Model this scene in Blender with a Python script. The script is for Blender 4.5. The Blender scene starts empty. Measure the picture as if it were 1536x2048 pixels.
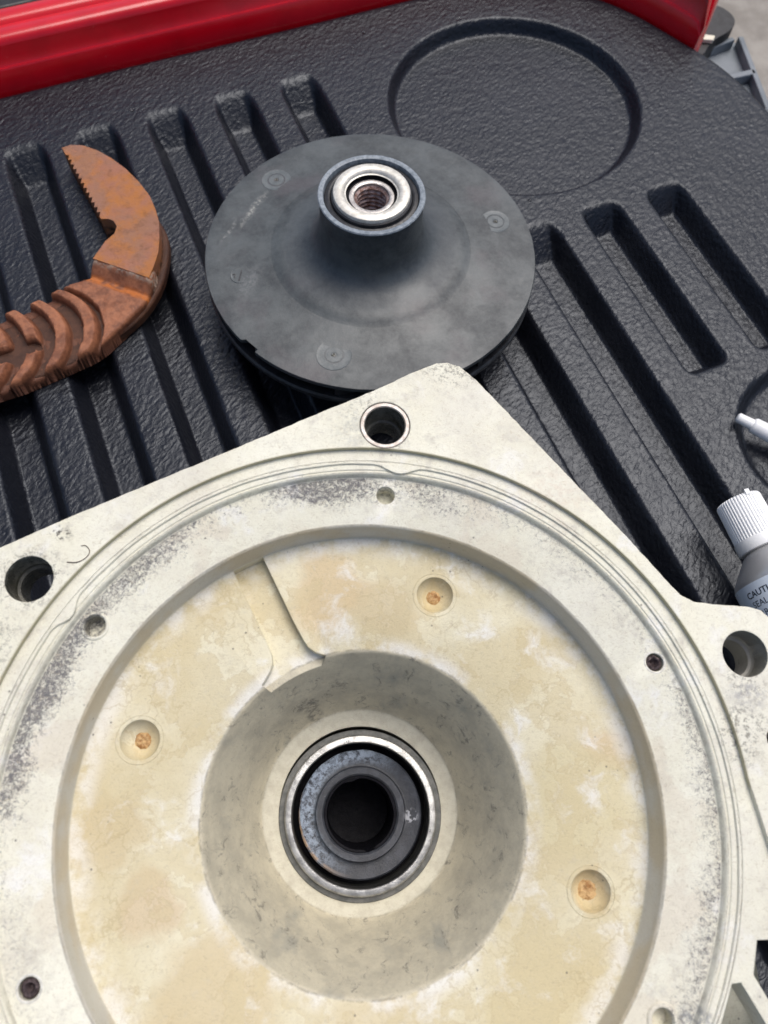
import bpy, bmesh, math, random
import numpy as np
from mathutils import Vector, Matrix, noise
random.seed(7)
sc = bpy.context.scene
MM = 0.001
# ---------------------------------------------------------------- camera
cam_d = bpy.data.cameras.new('camera'); cam = bpy.data.objects.new('camera', cam_d)
sc.collection.objects.link(cam); sc.camera = cam
cam.matrix_world = Matrix(((0.924721, 0.335837, -0.179175, 0),
                           (-0.379895, 0.843788, -0.379079, 0),
                           (0.023877, 0.418611, 0.907852, 0.280),
                           (0, 0, 0, 1)))
cam_d.sensor_fit = 'VERTICAL'; cam_d.sensor_height = 36; cam_d.sensor_width = 27
cam_d.lens = 28.125; cam_d.clip_start = 0.01; cam_d.clip_end = 50
cam_d.dof.use_dof = True; cam_d.dof.focus_distance = 0.25; cam_d.dof.aperture_fstop = 20
# ---------------------------------------------------------------- world, sun, exposure
SUN_EL, SUN_AZ = math.radians(68), math.radians(58)      # azimuth from +Y towards +X
w = bpy.data.worlds.new('World'); sc.world = w; w.use_nodes = True
nt = w.node_tree; nt.nodes.clear()
sky = nt.nodes.new('ShaderNodeTexSky'); sky.sky_type = 'NISHITA'; sky.sun_disc = False
sky.sun_elevation = SUN_EL; sky.sun_rotation = SUN_AZ; sky.dust_density = 5; sky.air_density = 1.0; sky.ozone_density = 1.0
hs = nt.nodes.new('ShaderNodeHueSaturation'); hs.inputs['Saturation'].default_value = 1.1
bg = nt.nodes.new('ShaderNodeBackground'); bg.inputs[1].default_value = 0.10
out = nt.nodes.new('ShaderNodeOutputWorld')
nt.links.new(sky.outputs[0], hs.inputs['Color']); nt.links.new(hs.outputs[0], bg.inputs[0]); nt.links.new(bg.outputs[0], out.inputs[0])
sl = bpy.data.lights.new('sun', 'SUN'); sl.energy = 1.7; sl.angle = math.radians(42); sl.color = (1, 0.985, 0.965)
so = bpy.data.objects.new('sun', sl); sc.collection.objects.link(so)
d = Vector((math.sin(SUN_AZ)*math.cos(SUN_EL), math.cos(SUN_AZ)*math.cos(SUN_EL), math.sin(SUN_EL)))
so.rotation_euler = d.to_track_quat('Z', 'Y').to_euler()
sc.view_settings.view_transform = 'Standard'; sc.view_settings.look = 'None'
sc.view_settings.exposure = 0.28; sc.view_settings.gamma = 1

# ---------------------------------------------------------------- object helpers
def mesh(name, verts, faces, mat=None, parent=None, smooth=None, kind=None):
    """verts in mm. smooth = angle (deg) under which edges shade smooth, None = flat"""
    me = bpy.data.meshes.new(name)
    v = np.asarray(verts, dtype=np.float64)*MM
    if isinstance(faces, np.ndarray):
        nf = len(faces)
        me.vertices.add(len(v)); me.vertices.foreach_set('co', v.ravel())
        me.loops.add(nf*4); me.loops.foreach_set('vertex_index', faces.ravel().astype(np.int32))
        me.polygons.add(nf); me.polygons.foreach_set('loop_start', np.arange(0, nf*4, 4, dtype=np.int32))
        me.update(calc_edges=True); me.validate()
    else:
        me.from_pydata([tuple(p) for p in v], [], faces); me.update()
    if smooth is not None: shade(me, smooth)
    if mat: me.materials.append(mat)
    o = bpy.data.objects.new(name, me); sc.collection.objects.link(o)
    if parent: o.parent = parent
    if kind: o['kind'] = kind
    return o
def shade(me, ang):
    me.polygons.foreach_set('use_smooth', [True]*len(me.polygons))
    if ang < 180: me.set_sharp_from_angle(angle=math.radians(ang))
def from_bm(name, bm, mat=None, parent=None, smooth=None):
    bmesh.ops.recalc_face_normals(bm, faces=bm.faces)
    me = bpy.data.meshes.new(name); bm.to_mesh(me); bm.free()
    me.transform(Matrix.Scale(MM, 4))
    if smooth is not None: shade(me, smooth)
    if mat: me.materials.append(mat)
    o = bpy.data.objects.new(name, me); sc.collection.objects.link(o)
    if parent: o.parent = parent
    return o
def thing(o, label, cat, group=None):
    o['label'] = label; o['category'] = cat
    if group: o['group'] = group
    return o
def empty(name, label, cat, mw=None, loc=(0, 0, 0), group=None):
    o = bpy.data.objects.new(name, None); sc.collection.objects.link(o)
    o.empty_display_size = 0.02
    if mw is not None: o.matrix_world = mw
    else: o.location = Vector(loc)*MM
    return thing(o, label, cat, group)
def lathe_vf(prof, seg=128, closed=False, rfun=None, c=(0, 0)):
    V = []; F = []; n = len(prof)
    for i in range(seg):
        a = 2*math.pi*i/seg; ca, sa = math.cos(a), math.sin(a)
        for k, (r, z) in enumerate(prof):
            if rfun: r, z = rfun(k, r, z, a)
            V.append((c[0]+r*ca, c[1]+r*sa, z))
    m = n if closed else n-1
    for i in range(seg):
        j = (i+1) % seg
        for k in range(m):
            l = (k+1) % n
            F.append((i*n+k, j*n+k, j*n+l, i*n+l))
    return V, F
def lathe(name, prof, mat, parent=None, seg=128, closed=False, smooth=35, rfun=None, c=(0, 0), caps=False):
    V, F = lathe_vf(prof, seg, closed, rfun, c)
    n = len(prof)
    if caps:
        F.append(tuple(i*n for i in range(seg))); F.append(tuple(i*n+n-1 for i in reversed(range(seg))))
    bm = bmesh.new(); vs = [bm.verts.new(v) for v in V]
    for f in F:
        try: bm.faces.new([vs[i] for i in f])
        except ValueError: pass
    bmesh.ops.remove_doubles(bm, verts=bm.verts, dist=1e-4)
    return from_bm(name, bm, mat, parent, smooth)
def circ(x, y, r, n=64): return [(x+r*math.cos(2*math.pi*i/n), y+r*math.sin(2*math.pi*i/n)) for i in range(n)]
def prism_bm(outline, z0, z1, holes=(), bm=None, bev=0):
    bm = bm or bmesh.new()
    new = []
    for z in (z0, z1):
        edges = []
        for loop in [outline]+list(holes):
            vs = [bm.verts.new((x, y, z)) for x, y in loop]
            edges += [bm.edges.new((vs[i], vs[(i+1) % len(vs)])) for i in range(len(vs))]
        new.append(edges)
        bmesh.ops.triangle_fill(bm, edges=edges, use_beauty=True)
    for a, b in zip(*new):
        try: bm.faces.new((a.verts[0], a.verts[1], b.verts[1], b.verts[0]))
        except ValueError: pass
    return bm
def prism(name, outline, z0, z1, mat, parent=None, holes=(), smooth=None, bev=0, segs=2):
    bm = prism_bm(outline, z0, z1, holes)
    o = from_bm(name, bm, mat, parent, smooth)
    if bev:
        m = o.modifiers.new('bevel', 'BEVEL'); m.width = bev*MM; m.segments = segs; m.limit_method = 'ANGLE'; m.angle_limit = math.radians(40)
        m.harden_normals = False
        shade(o.data, 40)
    return o
def chaikin(p, n=2, closed=True):
    for _ in range(n):
        q = []; m = len(p)
        rng = range(m) if closed else range(m-1)
        if not closed: q.append(p[0])
        for i in rng:
            a, b = p[i], p[(i+1) % m]
            q.append((a[0]*.75+b[0]*.25, a[1]*.75+b[1]*.25)); q.append((a[0]*.25+b[0]*.75, a[1]*.25+b[1]*.75))
        if not closed: q.append(p[-1])
        p = q
    return p
def box(name, x0, x1, y0, y1, z0, z1, mat, parent=None, bev=0):
    return prism(name, [(x0, y0), (x1, y0), (x1, y1), (x0, y1)], z0, z1, mat, parent, bev=bev)
def tube_path(name, pts, r, mat, parent=None, seg=8):
    """round wire along 3D points (mm); r number or list"""
    V = []; F = []; n = len(pts)
    for i, p in enumerate(pts):
        p = Vector(p); a = Vector(pts[max(0, i-1)]); b = Vector(pts[min(n-1, i+1)])
        t = (b-a).normalized(); u = t.orthogonal().normalized(); v = t.cross(u)
        if i: # keep frame continuous
            u = (pu-t*pu.dot(t)).normalized(); v = t.cross(u)
        pu = u
        rr = r[i] if isinstance(r, (list, tuple)) else r
        for k in range(seg):
            a = 2*math.pi*k/seg; V.append(p+u*(rr*math.cos(a))+v*(rr*math.sin(a)))
    for i in range(n-1):
        for k in range(seg):
            l = (k+1) % seg; F.append((i*seg+k, i*seg+l, (i+1)*seg+l, (i+1)*seg+k))
    F.append(tuple(reversed(range(seg)))); F.append(tuple((n-1)*seg+k for k in range(seg)))
    return mesh(name, V, F, mat, parent, smooth=60)

# ---------------------------------------------------------------- material helpers
class M:
    def __init__(s, name, rough=0.5, spec=0.5, metal=0.0, color=(0.5, 0.5, 0.5)):
        s.m = bpy.data.materials.new(name); s.m.use_nodes = True; s.t = s.m.node_tree
        s.b = s.t.nodes['Principled BSDF']
        s.b.inputs['Roughness'].default_value = rough; s.b.inputs['Metallic'].default_value = metal
        s.b.inputs['Specular IOR Level'].default_value = spec
        s.b.inputs['Base Color'].default_value = (*color, 1)
        tc = s.t.nodes.new('ShaderNodeTexCoord'); mp = s.t.nodes.new('ShaderNodeMapping'); mp.vector_type = 'POINT'
        mp.inputs['Scale'].default_value = (1000, 1000, 1000)
        s.t.links.new(tc.outputs['Object'], mp.inputs[0]); s.p = mp.outputs[0]      # position in mm
        s.h = None
    def N(s, typ, **kw):
        n = s.t.nodes.new(typ)
        for k, v in kw.items(): setattr(n, k, v)
        return n
    def L(s, a, b): s.t.links.new(a, b)
    def put(s, sock, v):
        if hasattr(v, 'links') or hasattr(v, 'is_output'): s.L(v, sock)
        elif isinstance(v, (tuple, list)) and len(v) == 3 and sock.type == 'RGBA': sock.default_value = (*v, 1)
        else: sock.default_value = v
    def scale(s, v, sc3):
        n = s.N('ShaderNodeVectorMath', operation='MULTIPLY'); s.L(v, n.inputs[0]); n.inputs[1].default_value = sc3; return n.outputs[0]
    def noise(s, scale, detail=3, rough=0.55, vec=None, dist=0.0, color=False, off=(0, 0, 0)):
        n = s.N('ShaderNodeTexNoise'); v = vec or s.p
        if any(off):
            a = s.N('ShaderNodeVectorMath', operation='ADD'); s.L(v, a.inputs[0]); a.inputs[1].default_value = off; v = a.outputs[0]
        s.L(v, n.inputs['Vector'])
        n.inputs['Scale'].default_value = scale; n.inputs['Detail'].default_value = detail
        n.inputs['Roughness'].default_value = rough; n.inputs['Distortion'].default_value = dist
        return n.outputs['Color' if color else 'Fac']
    def vor(s, scale, feature='F1', vec=None, rand=1.0):
        n = s.N('ShaderNodeTexVoronoi', feature=feature); s.L(vec or s.p, n.inputs['Vector'])
        n.inputs['Scale'].default_value = scale; n.inputs['Randomness'].default_value = rand
        return n.outputs['Distance']
    def math(s, op, a, b=None, c=None, clamp=False):
        n = s.N('ShaderNodeMath', operation=op, use_clamp=clamp)
        for i, v in enumerate((a, b, c)):
            if v is not None: s.put(n.inputs[i], v)
        return n.outputs[0]
    def ramp(s, v, a, b, o0=0.0, o1=1.0):
        n = s.N('ShaderNodeMapRange', interpolation_type='SMOOTHSTEP'); s.put(n.inputs[0], v)
        n.inputs[1].default_value = a; n.inputs[2].default_value = b; n.inputs[3].default_value = o0; n.inputs[4].default_value = o1
        return n.outputs[0]
    def mix(s, f, a, b, mode='MIX'):
        n = s.N('ShaderNodeMix', data_type='RGBA', blend_type=mode); s.put(n.inputs[0], f); s.put(n.inputs[6], a); s.put(n.inputs[7], b)
        return n.outputs[2]
    def sep(s, v=None):
        n = s.N('ShaderNodeSeparateXYZ'); s.L(v or s.p, n.inputs[0]); return n.outputs
    def radius(s, cx=0, cy=0, v=None):
        x, y, z = s.sep(v)
        dx = s.math('SUBTRACT', x, cx) if cx else x; dy = s.math('SUBTRACT', y, cy) if cy else y
        return s.math('SQRT', s.math('ADD', s.math('MULTIPLY', dx, dx), s.math('MULTIPLY', dy, dy)))
    def warp(s, scale, amt, vec=None, off=(3, 7, 1)):
        c = s.noise(scale, 3, 0.6, color=True, off=off, vec=vec)
        a = s.N('ShaderNodeVectorMath', operation='SUBTRACT'); s.L(c, a.inputs[0]); a.inputs[1].default_value = (.5, .5, .5)
        b = s.N('ShaderNodeVectorMath', operation='SCALE'); s.L(a.outputs[0], b.inputs[0]); b.inputs[3].default_value = amt
        c2 = s.N('ShaderNodeVectorMath', operation='ADD'); s.L(vec or s.p, c2.inputs[0]); s.L(b.outputs[0], c2.inputs[1]); return c2.outputs[0]
    def color(s, v): s.put(s.b.inputs['Base Color'], v)
    def rough(s, v): s.put(s.b.inputs['Roughness'], v)
    def bump(s, h, dist_mm, strength=1.0, bevel=0):
        n = s.N('ShaderNodeBump'); n.inputs['Distance'].default_value = dist_mm*MM; n.inputs['Strength'].default_value = strength
        s.L(h, n.inputs['Height'])
        if s.h: s.L(s.h, n.inputs['Normal'])
        elif bevel:
            b = s.N('ShaderNodeBevel', samples=4); b.inputs['Radius'].default_value = bevel*MM; s.L(b.outputs[0], n.inputs['Normal'])
        s.h = n.outputs[0]; s.L(s.h, s.b.inputs['Normal'])

# ---- liner plastic: leather grain
def mat_liner():
    m = M('black_liner_plastic', rough=0.42, spec=0.44)
    wv = m.warp(0.25, 1.6)
    v1 = m.scale(wv, (1.0, 1.0, 1.0))
    r = m.N('ShaderNodeVectorRotate', rotation_type='Z_AXIS'); m.L(v1, r.inputs[0]); r.inputs['Angle'].default_value = -0.6
    r2 = m.scale(r.outputs[0], (0.62, 1.15, 1.0))
    g = m.vor(0.55, 'SMOOTH_F1', r2)
    g2 = m.noise(0.5, 3, 0.55, vec=r2, dist=0.8)
    h = m.math('ADD', m.math('MULTIPLY', g, -1.1), m.math('MULTIPLY', g2, 1.6))
    h = m.math('ADD', h, m.math('MULTIPLY', m.noise(0.22, 2, 0.5, off=(5, 1, 0)), 0.9))
    dirt = m.ramp(m.noise(0.03, 5, 0.65, off=(9, 9, 0)), 0.4, 0.75)
    base = m.mix(dirt, (0.006, 0.007, 0.011), (0.012, 0.013, 0.018))
    dust = m.ramp(m.noise(1.5, 5, 0.8, off=(1, 4, 0)), 0.6, 0.8)
    base = m.mix(m.math('MULTIPLY', m.math('MULTIPLY', dust, m.ramp(m.noise(0.015, 5, 0.7, off=(2, 8, 0)), 0.4, 0.65, 0.2, 1)), 0.5), base, (0.13, 0.135, 0.15))
    m.color(base)
    m.rough(m.ramp(m.noise(0.08, 3), 0.3, 0.7, 0.30, 0.38))
    m.bump(h, 0.23, 1.0)
    m.b.inputs['Specular Tint'].default_value = (0.86, 0.92, 1.0, 1)
    
    return m.m
# ---- cream pump plastic with stains
def mat_cream(body=True):
    m = M('stained_cream_plastic' if body else 'cream_plastic', rough=0.55, spec=0.35)
    x, y, z = m.sep()
    r = m.radius()
    wp = m.warp(0.07, 14)
    wq = m.warp(0.9, 1.4, vec=wp)
    white = m.mix(m.ramp(m.noise(0.05, 4, 0.6), 0.3, 0.7), (0.79, 0.78, 0.66), (0.74, 0.72, 0.58))
    col = white
    # flange mottling
    mott = m.ramp(m.noise(0.16, 6, 0.75, off=(3, 3, 0)), 0.50, 0.74)
    col = m.mix(m.math('MULTIPLY', mott, 0.75), col, (0.50, 0.475, 0.41))
    col = m.mix(m.ramp(m.noise(0.03, 6, 0.7, off=(13, 3, 0)), 0.45, 0.68, 0, 0.45), col, (0.60, 0.57, 0.50))
    if body:
        # ochre water stains on the chamber floor
        floor = m.math('MULTIPLY', m.ramp(r, 69.6, 68.6), m.ramp(r, 38.6, 39.4))
        col = m.mix(m.math('MULTIPLY', floor, 0.7), col, (0.70, 0.645, 0.45))
        big = m.ramp(m.noise(0.034, 7, 0.6, vec=wq, off=(1.7, 5.1, 0)), 0.36, 0.66)
        col = m.mix(m.math('MULTIPLY', m.math('MULTIPLY', big, floor), 0.9), col, (0.585, 0.505, 0.305))
        big2 = m.ramp(m.noise(0.05, 6, 0.6, vec=wq, off=(11.3, 2.2, 0)), 0.45, 0.66)
        col = m.mix(m.math('MULTIPLY', m.math('MULTIPLY', big2, floor), 0.5), col, (0.62, 0.555, 0.37))
        blobs = [(-9, 54, 12, (0.60, 0.46, 0.26)), (6, 50, 10, (0.59, 0.49, 0.30)), (-40, 52, 8, (0.60, 0.52, 0.33)),
                 (-52, 38, 12, (0.62, 0.55, 0.36)), (35, 35, 14, (0.60, 0.52, 0.32)), (61, 14, 7, (0.62, 0.49, 0.30)), (52, 2, 15, (0.61, 0.54, 0.33)),
                 (-60, -2, 10, (0.56, 0.46, 0.27)), (-50, -18, 8, (0.58, 0.46, 0.29)), (-34, -38, 17, (0.58, 0.48, 0.29)), (19.1, 53.5, 4.2, (0.62, 0.50, 0.27)), (-54.5, 18.2, 4.2, (0.64, 0.54, 0.32)), (53.3, -18.5, 5.5, (0.64, 0.50, 0.27)),
                 (42, -40, 18, (0.61, 0.53, 0.32)), (0, -50, 16, (0.60, 0.51, 0.32))]
        for (bx, by, br, bc) in blobs:
            rr = m.radius(bx, by, wq)
            col = m.mix(m.math('MULTIPLY', m.math('MULTIPLY', m.ramp(rr, br*1.1, br*0.6), floor), 0.75), col, bc)
        # chalky white scale
        sc_ = m.ramp(m.noise(0.06, 7, 0.65, vec=wq, off=(31, 8, 0)), 0.54, 0.70)
        edge_ = m.math('MAXIMUM', m.ramp(r, 62, 68), m.ramp(r, 44, 40))
        edge_ = m.math('MULTIPLY', m.math('MULTIPLY', edge_, floor), m.ramp(m.noise(0.07, 6, 0.65, off=(3, 22, 0)), 0.42, 0.58))
        sc_ = m.math('MAXIMUM', sc_, m.math('MULTIPLY', edge_, 0.9))
        tide = m.noise(0.05, 7, 0.62, vec=wq, off=(17, 23, 0))
        col = m.mix(m.math('MULTIPLY', m.math('MULTIPLY', m.ramp(tide, 0.505, 0.53), floor), 0.45), col, (0.56, 0.47, 0.27))
        tl = m.math('MULTIPLY', m.ramp(m.math('ABSOLUTE', m.math('SUBTRACT', tide, 0.515)), 0.010, 0.002), floor)
        col = m.mix(m.math('MULTIPLY', tl, 0.30), col, (0.44, 0.34, 0.18))
        col = m.mix(m.math('MULTIPLY', sc_, 0.75), col, (0.80, 0.80, 0.77))
        ck = m.ramp(m.vor(0.16, 'DISTANCE_TO_EDGE', m.warp(0.25, 7)), 0.05, 0.015)
        col = m.mix(m.math('MULTIPLY', m.math('MULTIPLY', ck, floor), m.ramp(m.noise(0.045, 4, 0.6, off=(5, 9, 1)), 0.48, 0.62, 0, 0.35)), col, (0.42, 0.34, 0.18))
        # bowl wall: dull grey-brown, darker than the floor
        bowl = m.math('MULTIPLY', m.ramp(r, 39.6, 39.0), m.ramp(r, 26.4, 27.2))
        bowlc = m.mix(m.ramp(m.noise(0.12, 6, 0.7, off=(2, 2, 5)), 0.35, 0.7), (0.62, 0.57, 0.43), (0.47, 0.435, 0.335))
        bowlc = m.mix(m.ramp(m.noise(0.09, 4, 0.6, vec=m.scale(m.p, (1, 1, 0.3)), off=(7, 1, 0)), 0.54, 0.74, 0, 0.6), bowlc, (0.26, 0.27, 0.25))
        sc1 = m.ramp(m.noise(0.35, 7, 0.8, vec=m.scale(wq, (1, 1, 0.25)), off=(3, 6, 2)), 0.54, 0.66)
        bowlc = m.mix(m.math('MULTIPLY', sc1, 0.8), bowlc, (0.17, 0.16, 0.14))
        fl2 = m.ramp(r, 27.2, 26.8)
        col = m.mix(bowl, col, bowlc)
        col = m.mix(fl2, col, m.mix(m.ramp(m.noise(0.25, 5, 0.6), 0.4, 0.7), (0.60, 0.575, 0.46), (0.50, 0.47, 0.37)))
        # step wall tint
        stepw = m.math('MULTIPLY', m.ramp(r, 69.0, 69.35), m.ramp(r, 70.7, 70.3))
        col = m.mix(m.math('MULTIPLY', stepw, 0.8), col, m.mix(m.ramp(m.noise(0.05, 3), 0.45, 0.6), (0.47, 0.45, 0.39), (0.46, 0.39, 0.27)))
        # annulus ochre
        ann = m.math('MULTIPLY', m.ramp(r, 70.4, 70.9), m.ramp(r, 83.6, 83.0))
        ao = m.ramp(m.noise(0.045, 4, 0.55, vec=wq, off=(4, 14, 0)), 0.52, 0.60)
        col = m.mix(m.math('MULTIPLY', m.math('MULTIPLY', ao, ann), 0.55), col, (0.66, 0.60, 0.48))
        # black grime band against the rim
        rw = m.math('ADD', r, m.math('MULTIPLY', m.math('SUBTRACT', m.noise(0.06, 4, 0.6, off=(8, 3, 0)), 0.5), 16))
        band = m.math('MULTIPLY', m.math('MULTIPLY', m.ramp(rw, 73.0, 82.0), m.ramp(r, 83.9, 83.2)), ann)
        fine = m.noise(0.85, 8, 0.9, vec=m.warp(0.5, 2.5), off=(5, 5, 5))
        ang = m.ramp(m.noise(0.016, 2, 0.5, off=(20, 4, 0)), 0.36, 0.60)
        up = m.ramp(m.math('ADD', y, m.math('MULTIPLY', x, -0.5)), -30, 60, 0.75, 1.0)
        amt = m.math('MULTIPLY', m.math('MULTIPLY', m.math('POWER', band, 0.7), m.math('MAXIMUM', ang, 0.55)), up)
        thr = m.math('SUBTRACT', 0.64, m.math('MULTIPLY', amt, 0.235))
        gr = m.math('MULTIPLY', m.math('SUBTRACT', fine, thr), 9.0, clamp=True)
        gr = m.math('MULTIPLY', gr, ann)
        col = m.mix(m.math('MULTIPLY', gr, 0.88), col, (0.055, 0.055, 0.075))
        # rim crease: olive band in the outer step
        cre = m.math('MULTIPLY', m.ramp(r, 89.0, 89.8), m.ramp(r, 90.7, 90.3))
        cz = m.math('MULTIPLY', m.ramp(z, 12.2, 11.9), m.ramp(z, 10.52, 10.7))
        col = m.mix(m.math('MULTIPLY', m.math('MULTIPLY', cre, cz), 0.75), col, (0.42, 0.38, 0.22))
        # hairline dirt on inner lip and ledge edge
        for rc, wd, am in ((86.95, 0.16, 0.55), (84.15, 0.2, 0.35), (83.5, 0.25, 0.35), (70.35, 0.35, 0.4), (39.35, 0.4, 0.5), (27.1, 0.3, 0.3)):
            rr2 = m.math('ABSOLUTE', m.math('SUBTRACT', m.math('ADD', r, m.math('MULTIPLY', m.math('SUBTRACT', m.noise(0.6, 4, 0.7), 0.5), 0.5)), rc))
            ln = m.math('MULTIPLY', m.ramp(rr2, wd, wd*0.3), m.ramp(m.noise(0.15, 5, 0.8, off=(rc, 0, 0)), 0.42, 0.60))
            col = m.mix(m.math('MULTIPLY', ln, am), col, (0.16, 0.14, 0.11))
        # grime round the flange holes and corner
        for (bx, by, br, am) in ((-80.8, 55.5, 11, 0.9), (-74.9, 68.5, 4, 1.0), (6.1, 96.8, 9, 0.6), (94.3, 28, 9, 0.6), (24, 113, 8, 0.6), (-88, 40, 10, 0.5), (92, 16, 8, 0.7), (-1, 100, 9, 0.5)):
            rr = m.radius(bx, by, wq)
            sp = m.math('MULTIPLY', m.ramp(rr, br, br*0.3), m.ramp(m.noise(0.8, 7, 0.8, off=(bx, by, 0)), 0.50, 0.58))
            col = m.mix(m.math('MULTIPLY', sp, am), col, (0.09, 0.085, 0.07))
        for (bx, by, br, bc, am) in ((6-9, 96.8, 10, (0.42, 0.43, 0.40), 0.5), (50, 77, 14, (0.66, 0.58, 0.47), 0.6), (-14.6, 27, 4, (0.10, 0.10, 0.10), 0.8),
                                     (94, 24, 7, (0.30, 0.30, 0.31), 0.7), (-70, -26, 8, (0.5, 0.47, 0.4), 0.5), (72, -44, 6, (0.15, 0.17, 0.2), 0.8)):
            rr = m.radius(bx, by, wp)
            col = m.mix(m.math('MULTIPLY', m.math('MULTIPLY', m.ramp(rr, br, br*0.2), m.ramp(m.noise(0.5, 6, 0.75, off=(by, bx, 0)), 0.40, 0.62)), am), col, bc)
    # specks and short scratches
    spk = m.ramp(m.vor(0.28), 0.10, 0.05)
    spk = m.math('MULTIPLY', spk, m.ramp(m.noise(0.05, 3, off=(6, 6, 6)), 0.52, 0.60))
    col = m.mix(m.math('MULTIPLY', spk, 0.7), col, (0.10, 0.09, 0.08))
    fm = m.ramp(m.noise(1.7, 6, 0.85), 0.52, 0.78)
    col = m.mix(m.math('MULTIPLY', fm, 0.5), col, (0.42, 0.38, 0.30))
    fib = m.noise(1.0, 6, 0.75, vec=m.scale(m.warp(0.3, 5), (1.0, 1.9, 1.0)), dist=0.8)
    col = m.mix(m.ramp(fib, 0.50, 0.30, 0, 0.5), col, (0.38, 0.32, 0.21))
    col = m.mix(m.ramp(m.noise(0.45, 5, 0.7, off=(9, 2, 6)), 0.55, 0.72, 0, 0.25), col, (0.50, 0.46, 0.36))
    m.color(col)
    pit = m.noise(0.35, 4, 0.6, off=(2, 0, 8))
    m.bump(m.math('ADD', fib, m.math('MULTIPLY', pit, 0.8)), 0.15, 0.9, bevel=(0.5 if body else 0))
    m.rough(m.ramp(fib, 0.3, 0.7, 0.36, 0.56))
    return m.m
def mat_impeller():
    m = M('grey_impeller_plastic', rough=0.45, spec=0.5)
    n = m.noise(0.05, 6, 0.65, vec=m.warp(0.05, 12))
    col = m.mix(m.ramp(n, 0.32, 0.68), (0.024, 0.030, 0.035), (0.082, 0.094, 0.098))
    bl = m.ramp(m.noise(0.035, 4, 0.6, off=(8, 2, 1)), 0.52, 0.70)
    col = m.mix(m.math('MULTIPLY', bl, 0.6), col, (0.072, 0.062, 0.070))
    fn = m.ramp(m.noise(0.5, 7, 0.8, off=(6, 1, 0)), 0.35, 0.7)
    col = m.mix(m.math('MULTIPLY', fn, 0.3), col, (0.13, 0.14, 0.14))
    ch = m.ramp(m.noise(0.16, 7, 0.8, off=(1, 8, 3)), 0.62, 0.80)
    col = m.mix(m.math('MULTIPLY', ch, 0.7), col, (0.20, 0.20, 0.18))
    r = m.radius()
    hub = m.math('MULTIPLY', m.ramp(r, 38, 33), m.ramp(r, 20.3, 21.5))
    col = m.mix(m.math('MULTIPLY', hub, 0.3), col, (0.045, 0.060, 0.078))  # soft shade round the hub foot, painted into the base colour
    # chalk scuffs top left
    x, y, z = m.sep()
    sv = m.scale(m.warp(0.12, 6), (1, 1, 1))
    sr = m.N('ShaderNodeVectorRotate', rotation_type='Z_AXIS'); m.L(sv, sr.inputs[0]); sr.inputs['Angle'].default_value = -0.75
    sx, sy, _ = m.sep(sr.outputs[0])
    def streak(cx, cy, lx, ly, am, colr):
        nonlocal col
        c_, s_ = math.cos(-0.75), math.sin(-0.75); rx, ry = cx*c_-cy*s_, cx*s_+cy*c_
        a = m.math('DIVIDE', m.math('SUBTRACT', sx, rx), lx); b = m.math('DIVIDE', m.math('SUBTRACT', sy, ry), ly)
        dd = m.math('SQRT', m.math('ADD', m.math('MULTIPLY', a, a), m.math('MULTIPLY', b, b)))
        f = m.math('MULTIPLY', m.ramp(dd, 1.0, 0.1), m.ramp(m.noise(0.6, 6, 0.75, off=(cx, cy, 0)), 0.42, 0.6))
        col = m.mix(m.math('MULTIPLY', f, am), col, colr)
    streak(-38, 38, 15, 2.2, 0.8, (0.36, 0.36, 0.33)); streak(-51, 31, 9, 1.3, 0.5, (0.34, 0.34, 0.32)); streak(-52, 2, 14, 6, 0.25, (0.3, 0.3, 0.3))
    m.color(col)
    m.rough(m.ramp(n, 0.3, 0.7, 0.52, 0.38))
    m.bump(m.noise(1.6, 6, 0.75), 0.10, 0.6)
    m.bump(m.noise(0.12, 4, 0.6, off=(4, 4, 4)), 0.5, 0.4)
    return m.m
def mat_rust():
    m = M('rusted_steel', rough=0.62, spec=0.35)
    n = m.noise(0.09, 6, 0.65, vec=m.warp(0.1, 6)); n2 = m.noise(0.9, 7, 0.8)
    col = m.mix(m.ramp(n, 0.36, 0.64), (0.40, 0.150, 0.036), (0.33, 0.14, 0.085))
    gy_ = m.math('MULTIPLY', m.ramp(m.noise(0.06, 7, 0.7, off=(2, 0, 3)), 0.46, 0.60), 0.7)
    col = m.mix(gy_, col, (0.27, 0.14, 0.095))
    z = m.sep()[2]
    up = m.N('ShaderNodeNewGeometry').outputs['Normal']; uz = m.sep(up)[2]
    dark = m.ramp(m.noise(0.2, 6, 0.75, off=(3, 9, 1)), 0.5, 0.68)
    col = m.mix(m.math('MULTIPLY', dark, 0.6), col, (0.17, 0.07, 0.03))
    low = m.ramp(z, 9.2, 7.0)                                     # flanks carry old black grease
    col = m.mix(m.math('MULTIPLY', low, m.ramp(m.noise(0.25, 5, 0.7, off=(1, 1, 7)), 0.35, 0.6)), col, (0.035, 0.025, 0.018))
    shk = m.ramp(m.math('ADD', m.sep()[0], m.math('MULTIPLY', m.sep()[1], -1.0)), -268, -262, 0.0, 1.0)
    col = m.mix(m.ramp(m.noise(0.3, 5, 0.8, off=(7, 7, 0)), 0.56, 0.75, 0, 0.35), col, (0.50, 0.23, 0.07))
    col = m.mix(m.ramp(n2, 0.72, 0.84, 0, 0.3), col, (0.42, 0.32, 0.26))
    m.color(col)
    m.bump(m.noise(0.8, 7, 0.75), 0.5, 0.9)
    m.bump(m.noise(0.15, 4, 0.6), 1.2, 0.5)
    return m.m
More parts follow.
